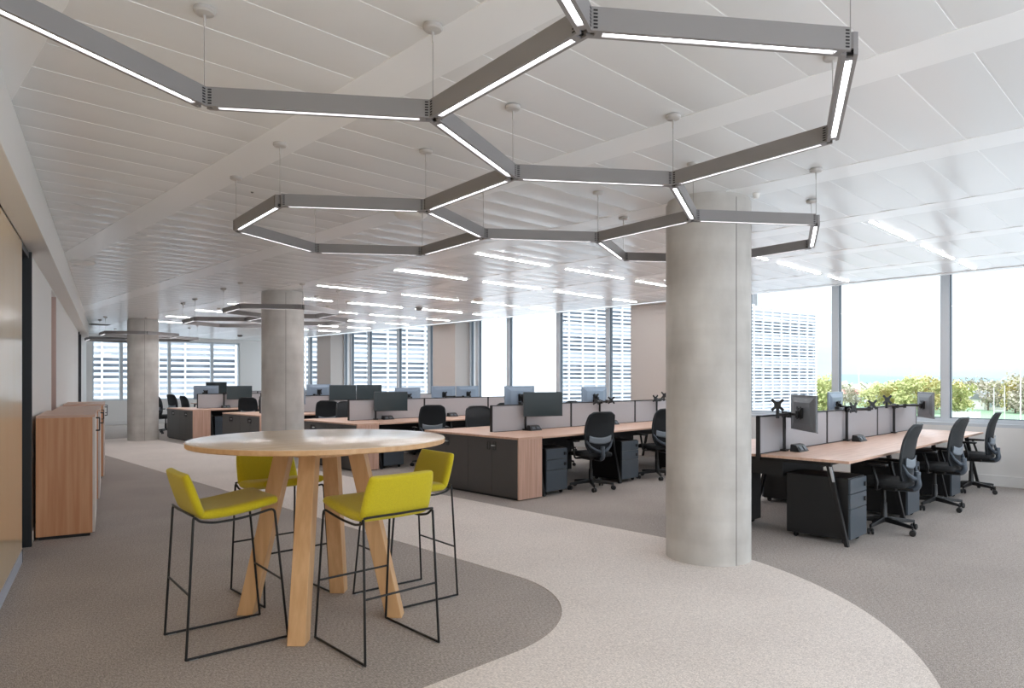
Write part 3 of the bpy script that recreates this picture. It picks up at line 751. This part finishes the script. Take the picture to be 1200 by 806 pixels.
# second row
monitor('B', 7.12, 6.72, 1.14, -112, 'dark monitor facing the camera at the left end of the second desk row')
arm(6.92, 6.875, [(7.12, 6.72, 1.14, -112, False)], 'black monitor stand at the left end of the second desk row, holding the dark monitor')
monitor('A', 7.12, 7.2, 1.225, 90, 'pale blue monitor back rising behind the dark monitor of the second desk row')
arm(6.92, 6.985, [(7.12, 7.2, 1.225, 90, False)], 'black monitor stand on the far side of the second desk row divider, left end')
monitor('A', 8.88, 7.22, 1.2, 88, 'blue-grey monitor back above the divider in the middle of the second desk row')
arm(8.6, 6.985, [(8.88, 7.22, 1.2, 88, False)], 'black monitor stand on the far side of the second desk row divider, middle')
arm(8.6, 6.875, [(8.79, 6.8, 1.16, 240, True), (8.3, 6.72, 1.16, 255, True)], 'black twin monitor stand with empty brackets, middle seat of the second desk row')
arm(10.19, 6.875, [(10.27, 6.78, 1.22, 235, True), (9.9, 6.72, 1.17, 255, True)], 'black twin monitor stand with empty brackets beside the nearest column edge, second desk row')
# third row
monitor('B', 7.04, 10.43, 1.1, -112, 'dark monitor facing the camera at the left end of the third desk row')
arm(6.83, 10.605, [(7.04, 10.43, 1.1, -112, False)], 'black monitor stand at the left end of the third desk row, holding the dark monitor')
monitor('A', 7.8, 10.98, 1.165, 92, 'grey monitor back to the right of the dark monitor on the third desk row')
arm(7.6, 10.715, [(7.8, 10.98, 1.165, 92, False)], 'black monitor stand behind the third desk row divider holding the grey monitor')
monitor('A', 8.68, 10.98, 1.19, 90, 'left one of two blue-grey monitor backs side by side on the third desk row')
monitor('A', 9.32, 10.98, 1.19, 90, 'right one of two blue-grey monitor backs side by side on the third desk row')
arm(8.98, 10.715, [(8.68, 10.98, 1.19, 90, False), (9.32, 10.98, 1.19, 90, False)], 'black twin monitor stand holding the two side-by-side monitors of the third desk row')
# fourth row
monitor('A', 7.84, 14.58, 1.215, 90, 'light grey monitor back right of the middle column, fourth desk row')
arm(7.6, 14.335, [(7.84, 14.58, 1.215, 90, False)], 'black monitor stand holding the light grey monitor of the fourth desk row')
monitor('B', 8.15, 14.02, 1.2, -108, 'left one of the two dark screens on the fourth desk row')
monitor('B', 8.85, 14.02, 1.2, -106, 'right one of the two dark screens on the fourth desk row')
arm(8.46, 14.225, [(8.15, 14.02, 1.2, -108, False), (8.85, 14.02, 1.2, -106, False)], 'black twin monitor stand holding the two dark screens of the fourth desk row')
monitor('A', 7.12, 13.92, 1.14, -20, 'blue-grey monitor seen partly past the right edge of the middle column')
arm(6.9, 14.225, [(7.12, 13.92, 1.14, -20, False)], 'black monitor stand beside the middle column, fourth desk row')
# fifth and last rows
monitor('A', 6.62, 18.22, 1.17, 55, 'light blue monitor back on the fifth desk row, left of the middle column')
monitor('B', 7.24, 17.62, 1.165, -112, 'dark monitor on the fifth desk row, right beside the light blue one')
arm(6.48, 18.005, [(6.62, 18.22, 1.17, 55, False)], 'black monitor stand holding the light blue monitor of the fifth desk row')
arm(6.95, 17.895, [(7.24, 17.62, 1.165, -112, False)], 'black monitor stand holding the dark monitor of the fifth desk row')
monitor('B', 8.08, 21.4, 1.25, -125, 'olive-dark monitor on the last desk row against the end windows')
arm(8.3, 21.645, [(8.08, 21.4, 1.25, -125, False)], 'black monitor stand on the last desk row against the end windows')

# ------------------------------------------------------------------ desk power modules
pmod = None
for (x, y, lab) in ((6.85, 2.93, 'front desk row, beside the dark-backed monitor'), (8.5, 2.93, 'front desk row, middle seat'), (7.0, 6.78, 'second desk row, under the dark monitor'), (8.82, 6.78, 'second desk row, middle seat'),
                    (7.02, 10.5, 'third desk row, under the dark monitor'), (8.53, 10.5, 'third desk row, middle seat'), (6.95, 17.76, 'fifth desk row, under the dark monitor')):
    label = 'small black power socket block on the ' + lab
    if pmod is None:
        pmod = thing('power_module', label, 'socket block', (x, y, ZD), 0, 'socket blocks on the desks')
        m = MB(); m.hexa([(-.11, -.055, 0), (.11, -.055, 0), (.11, .055, 0), (-.11, .055, 0)], [(-.1, -.005, .068), (.1, -.005, .068), (.1, .05, .075), (-.1, .05, .075)]); m.build('housing', M['black'], pmod, bevel=.008)
        for k in (-1, 1):
            m = MB(); mm = Matrix.Translation((k * .045, -.033, .035)) @ Matrix.Rotation(R(54), 4, 'X'); m.box(-.03, .03, -.02, .02, -.001, .004, mm); m.build('socket', M['ped'], pmod)
    else: dup(pmod, (x, y, ZD), 0, label)

# ------------------------------------------------------------------ outside
CV = Vector((math.cos(R(45.95)), math.sin(R(45.95)), 0)); CR = Vector((math.sin(R(45.95)), -math.cos(R(45.95)), 0))
def out(d, lat, z=0): p = CV * d + CR * lat; return Vector((p.x, p.y, z))
ZG = -10.0
M['grass'] = mat('pitch_grass', (108, 134, 104), .95, rgb2=(122, 144, 112), nscale=(.06, .06, .06))
M['hill'] = mat('far_hills', (112, 132, 152), 1, rgb2=(104, 126, 144), nscale=(.004, .004, .02))  # distance haze mixed into the base colour
M['slat'] = mat('white_louvre', (226, 228, 231), .5)
M['spandrel'] = mat('pale_spandrel', (206, 210, 215), .6, rgb2=(198, 203, 209), nscale=(.4, .4, .4))
M['bwin'] = mat('dark_glazing', (140, 149, 160), .35, rgb2=(186, 192, 200), nscale=(.5, .5, .9), ndetail=2, contrast=(.45, .7))
M['leafA'] = mat('spring_leaves', (164, 166, 104), .9, rgb2=(184, 182, 126), nscale=(.3, .3, .3))  # leaf colours paled to stand in for haze
M['leafB'] = mat('yellow_leaves', (186, 172, 110), .9, rgb2=(194, 182, 128), nscale=(.3, .3, .3))
M['leafC'] = mat('budding_twigs', (164, 154, 136), .9, rgb2=(176, 168, 148), nscale=(.3, .3, .3))
M['bark'] = mat('bark', (120, 108, 96), .9)
M['white_post'] = mat('white_post', (245, 246, 247), .5)
M['roof_red'] = mat('red_roof', (188, 120, 112), .8)
M['house'] = mat('pale_render', (220, 214, 206), .8)
M['bounce_slab'] = mat('bounce_slab_pale', (226, 227, 228), .8, rgb2=(234, 234, 235), nscale=(.8, .8, .8))
M['bounce_ground'] = mat('bounce_ground_pale', (158, 158, 158), .9, rgb2=(166, 166, 166), nscale=(.3, .3, .3))
tr_ = MB(); tr_.box(-9, 12.4, -16, -2.501, -.14, -.02); tt = tr_.build('floor_bounce_slab', M['bounce_slab']); tt['kind'] = 'structure'  # added unseen slab behind the camera, bounces sky light onto the ceiling
g = MB(); q = [out(-60, -160), out(-60, 160), out(150, 160), out(150, -160)]
g.hexa([(p.x, p.y, ZG - 1) for p in q], [(p.x, p.y, ZG + .02) for p in q]); gr = g.build('added_bounce_ground', M['bounce_ground']); gr['kind'] = 'structure'  # unseen near ground, added pale to throw daylight up at the ceiling
g = MB(); q = [out(20, -220), out(20, 240), out(3500, 2600), out(3500, -2600)]
g.hexa([(p.x, p.y, ZG - 1) for p in q], [(p.x, p.y, ZG) for p in q]); gr = g.build('grass_field', M['grass']); gr['kind'] = 'structure'
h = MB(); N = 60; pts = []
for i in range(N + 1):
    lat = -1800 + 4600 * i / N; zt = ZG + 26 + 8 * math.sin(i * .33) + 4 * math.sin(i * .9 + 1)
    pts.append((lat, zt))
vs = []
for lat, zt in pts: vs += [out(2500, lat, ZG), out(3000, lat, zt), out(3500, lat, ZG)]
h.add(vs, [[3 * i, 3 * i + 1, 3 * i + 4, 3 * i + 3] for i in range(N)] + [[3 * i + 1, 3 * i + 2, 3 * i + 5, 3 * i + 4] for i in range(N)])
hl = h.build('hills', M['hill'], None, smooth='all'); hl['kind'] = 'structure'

# louvred office building
bd = thing('office_building', 'long white office building with louvred facade outside the windows', 'building', out(82, 0, ZG))
P0 = out(82 - .62 * 62, -62); P1 = out(82 + .62 * 50.5, 50.5); dv = (P1 - P0); LB = dv.length; dv.normalize(); nv_ = Vector((-dv.y, dv.x, 0))
if nv_.dot(CV) < 0: nv_ = -nv_
O_ = out(82, 0, ZG)
MBD = Matrix(((dv.x, nv_.x, 0, P0.x - O_.x), (dv.y, nv_.y, 0, P0.y - O_.y), (0, 0, 1, 0), (0, 0, 0, 1)))
FH = 3.6; zb0 = 11.3 - FH * 3   # eye level falls in the upper part of one window strip
floors = [(-10 + k * FH) for k in range(8)]
ZT = 1.48 + 82.5 * 113.6 / 802     # roof height from floor level
ztop = ZT - ZG
m = MB(); m.box(0, LB, .6, 16, 0, ztop - .2, MBD); m.build('wall', M['spandrel'], bd)
# strips: centre heights relative to camera eye
for k in range(-3, 4):
    zc = 1.48 + 1.09 + k * FH - ZG
    if zc + .9 < ztop and zc - .9 > 0:
        m = MB(); m.box(.4, LB - .4, .5, .62, zc - .95, zc + .95, MBD); m.build('window_strip', M['bwin'], bd)
        m = MB(); m.box(.1, LB - .1, .27, .6, zc + .95, min(zc + FH - .95, ztop - .3), MBD); m.build('spandrel_band', M['spandrel'], bd)
m = MB(); zs = .6
while zs < ztop:
    m.box(0, LB, -.05, .25, zs, zs + .23, MBD); zs += FH / 7
m.build('louvre_screen', M['slat'], bd)
m = MB(); x = 0
while x < LB + .1:
    m.box(x - .07, x + .07, -.1, .3, 0, ztop, MBD); x += 2.2
m.build('louvre_posts', M['slat'], bd)
a0, a1 = None, None
def along(px):   # distance along the facade where a view ray meets it
    k = (px - 600) / 802; d = 82 / (1 - .62 * k); p = out(d, k * d); return (p - P0).dot(dv)
m = MB(); m.box(along(548), along(652.5), -.6, .5, 0, ztop + 1.5, MBD); m.build('stair_tower', M['white_post'], bd)
m = MB(); m.box(along(893), along(897), 1.5, 3, ztop - .3, ztop + 2.2, MBD); m.build('roof_vent', M['dk_detector'], bd)

# trees
def tree_mesh(seed, hgt, rad, nl, leaf, ls):
    rnd = random.Random(seed); m = MB()
    cl = [Vector((rnd.uniform(-.6, .6) * rad, rnd.uniform(-.6, .6) * rad, hgt * rnd.uniform(.18, .92))) for _ in range(13)]
    for _ in range(nl):
        c = rnd.choice(cl); v = Vector((rnd.gauss(0, 1), rnd.gauss(0, 1), rnd.gauss(0, .8))); v = v.normalized() * (rad * .52 * rnd.random() ** .4); p = c + v
        if p.z < hgt * .03: p.z = hgt * .03
        a = Vector((rnd.gauss(0, 1), rnd.gauss(0, 1), rnd.gauss(0, 1))).normalized(); b = a.orthogonal().normalized(); s = ls * rnd.uniform(.6, 1.3)
        m.add([p - a * s - b * s * .6, p + a * s - b * s * .6, p + a * s + b * s * .6, p - a * s + b * s * .6], [[0, 1, 2, 3]])
    return m
variants = {}
def tree(d, lat, hgt, kind):
    key = kind + str(random.randint(0, 1))
    lab = {'A': 'spring-green leafy tree beyond the pitch outside the right windows', 'B': 'yellowish tree beyond the pitch outside the right windows', 'C': 'brown budding tree beyond the pitch outside the right windows'}[kind]
    grp = {'A': 'spring-green trees', 'B': 'yellowish trees', 'C': 'brown budding trees'}[kind]
    if key not in variants:
        t = thing('tree', lab, 'tree', out(d, lat, ZG), random.uniform(0, 6), grp)
        t.scale = (hgt / 12,) * 3
        tree_mesh(hash(key) % 97 if False else len(variants) + 3, 12, 5.2, {'A': 1100, 'B': 900, 'C': 600}[kind], 0, .42).build('crown', M['leaf' + kind], t)
        k = MB(); k.tube([(0, 0, 0), (.1, 0, 3), (0, .1, 7), (.2, 0, 9.5)], [.35, .28, .18, .06], 8); k.build('trunk', M['bark'], t)
        variants[key] = t
    else:
        t = dup(variants[key], out(d, lat, ZG), random.uniform(0, 6), lab, grp); t.scale = (hgt / 12,) * 3
tr = [(965, 240, 13, 'A'), (958, 205, 11, 'A'), (990, 300, 9, 'C'), (1003, 270, 8, 'C'), (1018, 255, 8, 'A'), (1030, 280, 10, 'A'), (1042, 250, 9, 'B'), (1052, 262, 11, 'A'), (1066, 240, 12, 'A'), (1078, 255, 13, 'A'), (1088, 240, 12, 'B'), (1098, 265, 11, 'A'),
      (1120, 250, 11, 'B'), (1126, 235, 10, 'A'), (1136, 330, 12, 'C'), (1150, 320, 12, 'C'), (1158, 260, 11, 'C'), (1168, 290, 10, 'A'), (1180, 255, 11, 'C'), (1190, 240, 12, 'B'), (1198, 235, 13, 'C'), (1210, 250, 12, 'A'), (1225, 245, 12, 'A'), (1245, 250, 12, 'B'), (1270, 250, 12, 'A')]
for px, d, hh, kd in tr: tree(d, (px - 600) / 802 * d, hh, kd)
tb_ = MB()
rnd = random.Random(5)
for i in range(900):
    px = rnd.uniform(955, 1290); d = rnd.uniform(500, 900); p = out(d, (px - 600) / 802 * d, ZG + rnd.random() ** 1.5 * 9)
    a = Vector((rnd.gauss(0, 1), rnd.gauss(0, 1), rnd.gauss(0, 1))).normalized(); b = a.orthogonal().normalized(); s = rnd.uniform(1.5, 3)
    tb_.add([p - a * s - b * s, p + a * s - b * s, p + a * s + b * s, p - a * s + b * s], [[0, 1, 2, 3]])
wd = tb_.build('distant_woodland', M['leafC']); tag(wd, 'hazy distant woodland below the blue hills', 'woodland'); wd['kind'] = 'stuff'
def at_px(px, d, z=ZG): return out(d, (px - 600) / 802 * d, z)
def mast(name, px, d, h, label, cat, arm_=False):
    t = thing(name, label, cat, at_px(px, d))
    m = MB(); m.lathe([(.16, 0), (.1, h)], 0, 0, 10); m.build('mast', M['white_post'], t)
    m = MB(); m.box(-.9, .9, -.2, .2, h - .1, h + .3, rotz(R(-44))); m.build('lamp_head', M['white_post'], t)
mast('floodlight_mast', 1006.5, 300, 26, 'tall thin floodlight mast left of the trees outside the centre window', 'floodlight')
mast('floodlight_mast', 1196, 170, 20, 'tall floodlight mast at the far right outside the right-hand window', 'floodlight')
for px, d, lab in ((1171, 190, 'white rugby goal posts standing nearest on the pitch, right window'), (1064, 300, 'white rugby goal posts in front of the trees, centre window')):
    t = thing('goal_posts', lab, 'goal posts', at_px(px, d)); w = 1.5
    for s in (-1, 1):
        m = MB(); c = CR * (s * w); m.cyl(c.x, c.y, 0, 9.5 if s < 0 else 10, .09, 8); m.build('post', M['white_post'], t)
    m = MB(); m.tube([CR * -w + Vector((0, 0, 3)), CR * w + Vector((0, 0, 3))], .08, 8); m.build('crossbar', M['white_post'], t)
t = thing('pitch_barrier', 'white board fence at the pitch edge outside the right-hand window', 'fence', at_px(1132, 185))
for k in range(3):
    m = MB(); c = CR * (-2.6 + 2.6 * k)
    mm = Matrix.Translation((c.x, c.y, 0)) @ Matrix.Rotation(R(-44), 4, 'Z')
    for j in range(5): m.box(-1.2, 1.2, -.05, .05, .15 + j * .58, .6 + j * .58, mm)
    for s in (-1.2, 0, 1.2): m.box(s - .06, s + .06, -.09, .09, 0, 3.1, mm)
    m.build('fence_panel', M['white_post'], t)
hs = [(991, 345, 12, 4.5, 'roof_red', 'low house with a red roof outside the centre window, left of the trees'), (1144, 300, 14, 6, 'house', 'pale low building between the trees outside the right-hand window, left one'), (1160, 270, 10, 4, 'house', 'pale low building between the trees outside the right-hand window, right one'), (1035, 350, 16, 5, 'house', 'pale low building among the trees outside the centre window')]
for px, d, w, hh, rm, lab in hs:
    t = thing('house', lab, 'house', at_px(px, d), R(-44))
    m = MB(); m.box(-w / 2, w / 2, -4, 4, 0, hh); m.build('wall', M['house'], t)
    m = MB(); m.add([(-w / 2 - .4, -4.4, hh), (w / 2 + .4, -4.4, hh), (w / 2 + .4, 4.4, hh), (-w / 2 - .4, 4.4, hh), (-w / 2 - .4, 0, hh + 2.4), (w / 2 + .4, 0, hh + 2.4)], [[0, 1, 5, 4], [2, 3, 4, 5], [0, 4, 3], [1, 2, 5], [3, 2, 1, 0]]); m.build('roof', M[rm] if rm == 'roof_red' else M['dk_detector'], t)
    for k in range(3):
        m = MB(); m.box(-w / 2 + w * (.15 + .28 * k), -w / 2 + w * (.3 + .28 * k), -4.06, -3.98, 1, hh * .7); m.build('window', M['bwin'], t)

# ------------------------------------------------------------------ world, lights, camera
w = bpy.data.worlds.new('sky'); sc.world = w; w.use_nodes = True; nt = w.node_tree; nt.nodes.clear()
tc = nt.nodes.new('ShaderNodeTexCoord'); mp = nt.nodes.new('ShaderNodeMapping'); mp.inputs['Scale'].default_value = (1.5, 1.5, 9)
nz = nt.nodes.new('ShaderNodeTexNoise'); nz.inputs['Scale'].default_value = 2.0; nz.inputs['Detail'].default_value = 6
cr = nt.nodes.new('ShaderNodeValToRGB'); cr.color_ramp.elements[0].position = .40; cr.color_ramp.elements[1].position = .72
cr.color_ramp.elements[0].color = (.70, .81, .92, 1); cr.color_ramp.elements[1].color = (1, 1, 1, 1)
bg = nt.nodes.new('ShaderNodeBackground'); bg.inputs['Strength'].default_value = .53
ow = nt.nodes.new('ShaderNodeOutputWorld')
nt.links.new(tc.outputs['Generated'], mp.inputs['Vector']); nt.links.new(mp.outputs['Vector'], nz.inputs['Vector']); nt.links.new(nz.outputs['Fac'], cr.inputs['Fac'])
# overcast sky: brighter towards the zenith
sx = nt.nodes.new('ShaderNodeSeparateXYZ'); nt.links.new(tc.outputs['Generated'], sx.inputs[0])
mz = nt.nodes.new('ShaderNodeMath'); mz.operation = 'MAXIMUM'; mz.inputs[1].default_value = 0; nt.links.new(sx.outputs['Z'], mz.inputs[0])
ma = nt.nodes.new('ShaderNodeMath'); ma.operation = 'MULTIPLY_ADD'; ma.inputs[1].default_value = 5.0; ma.inputs[2].default_value = 1.0; nt.links.new(mz.outputs[0], ma.inputs[0])
vm = nt.nodes.new('ShaderNodeVectorMath'); vm.operation = 'SCALE'; nt.links.new(cr.outputs['Color'], vm.inputs[0]); nt.links.new(ma.outputs[0], vm.inputs['Scale'])
nt.links.new(vm.outputs[0], bg.inputs['Color']); nt.links.new(bg.outputs[0], ow.inputs['Surface'])

cam = bpy.data.cameras.new('camera'); co = bpy.data.objects.new('camera', cam); COL.objects.link(co)
co.location = (0, 0, 1.48); co.rotation_euler = (PI / 2, 0, -R(44.05))
cam.sensor_width = 36; cam.lens = 802 * 36 / 1200; cam.shift_y = 42.5 / 1200; cam.clip_end = 6000; cam.clip_start = .05
sc.camera = co
sc.view_settings.view_transform = 'Standard'; sc.view_settings.look = 'None'; sc.view_settings.gamma = 1; sc.view_settings.use_curve_mapping = False
sc.view_settings.exposure = 1.24
cy = sc.cycles
cy.use_denoising = True
try: cy.denoiser = 'OPENIMAGEDENOISE'
except Exception: pass
cy.max_bounces = 10; cy.diffuse_bounces = 6; cy.glossy_bounces = 4; cy.transparent_max_bounces = 16; cy.sample_clamp_indirect = 6; cy.caustics_reflective = False; cy.caustics_refractive = False
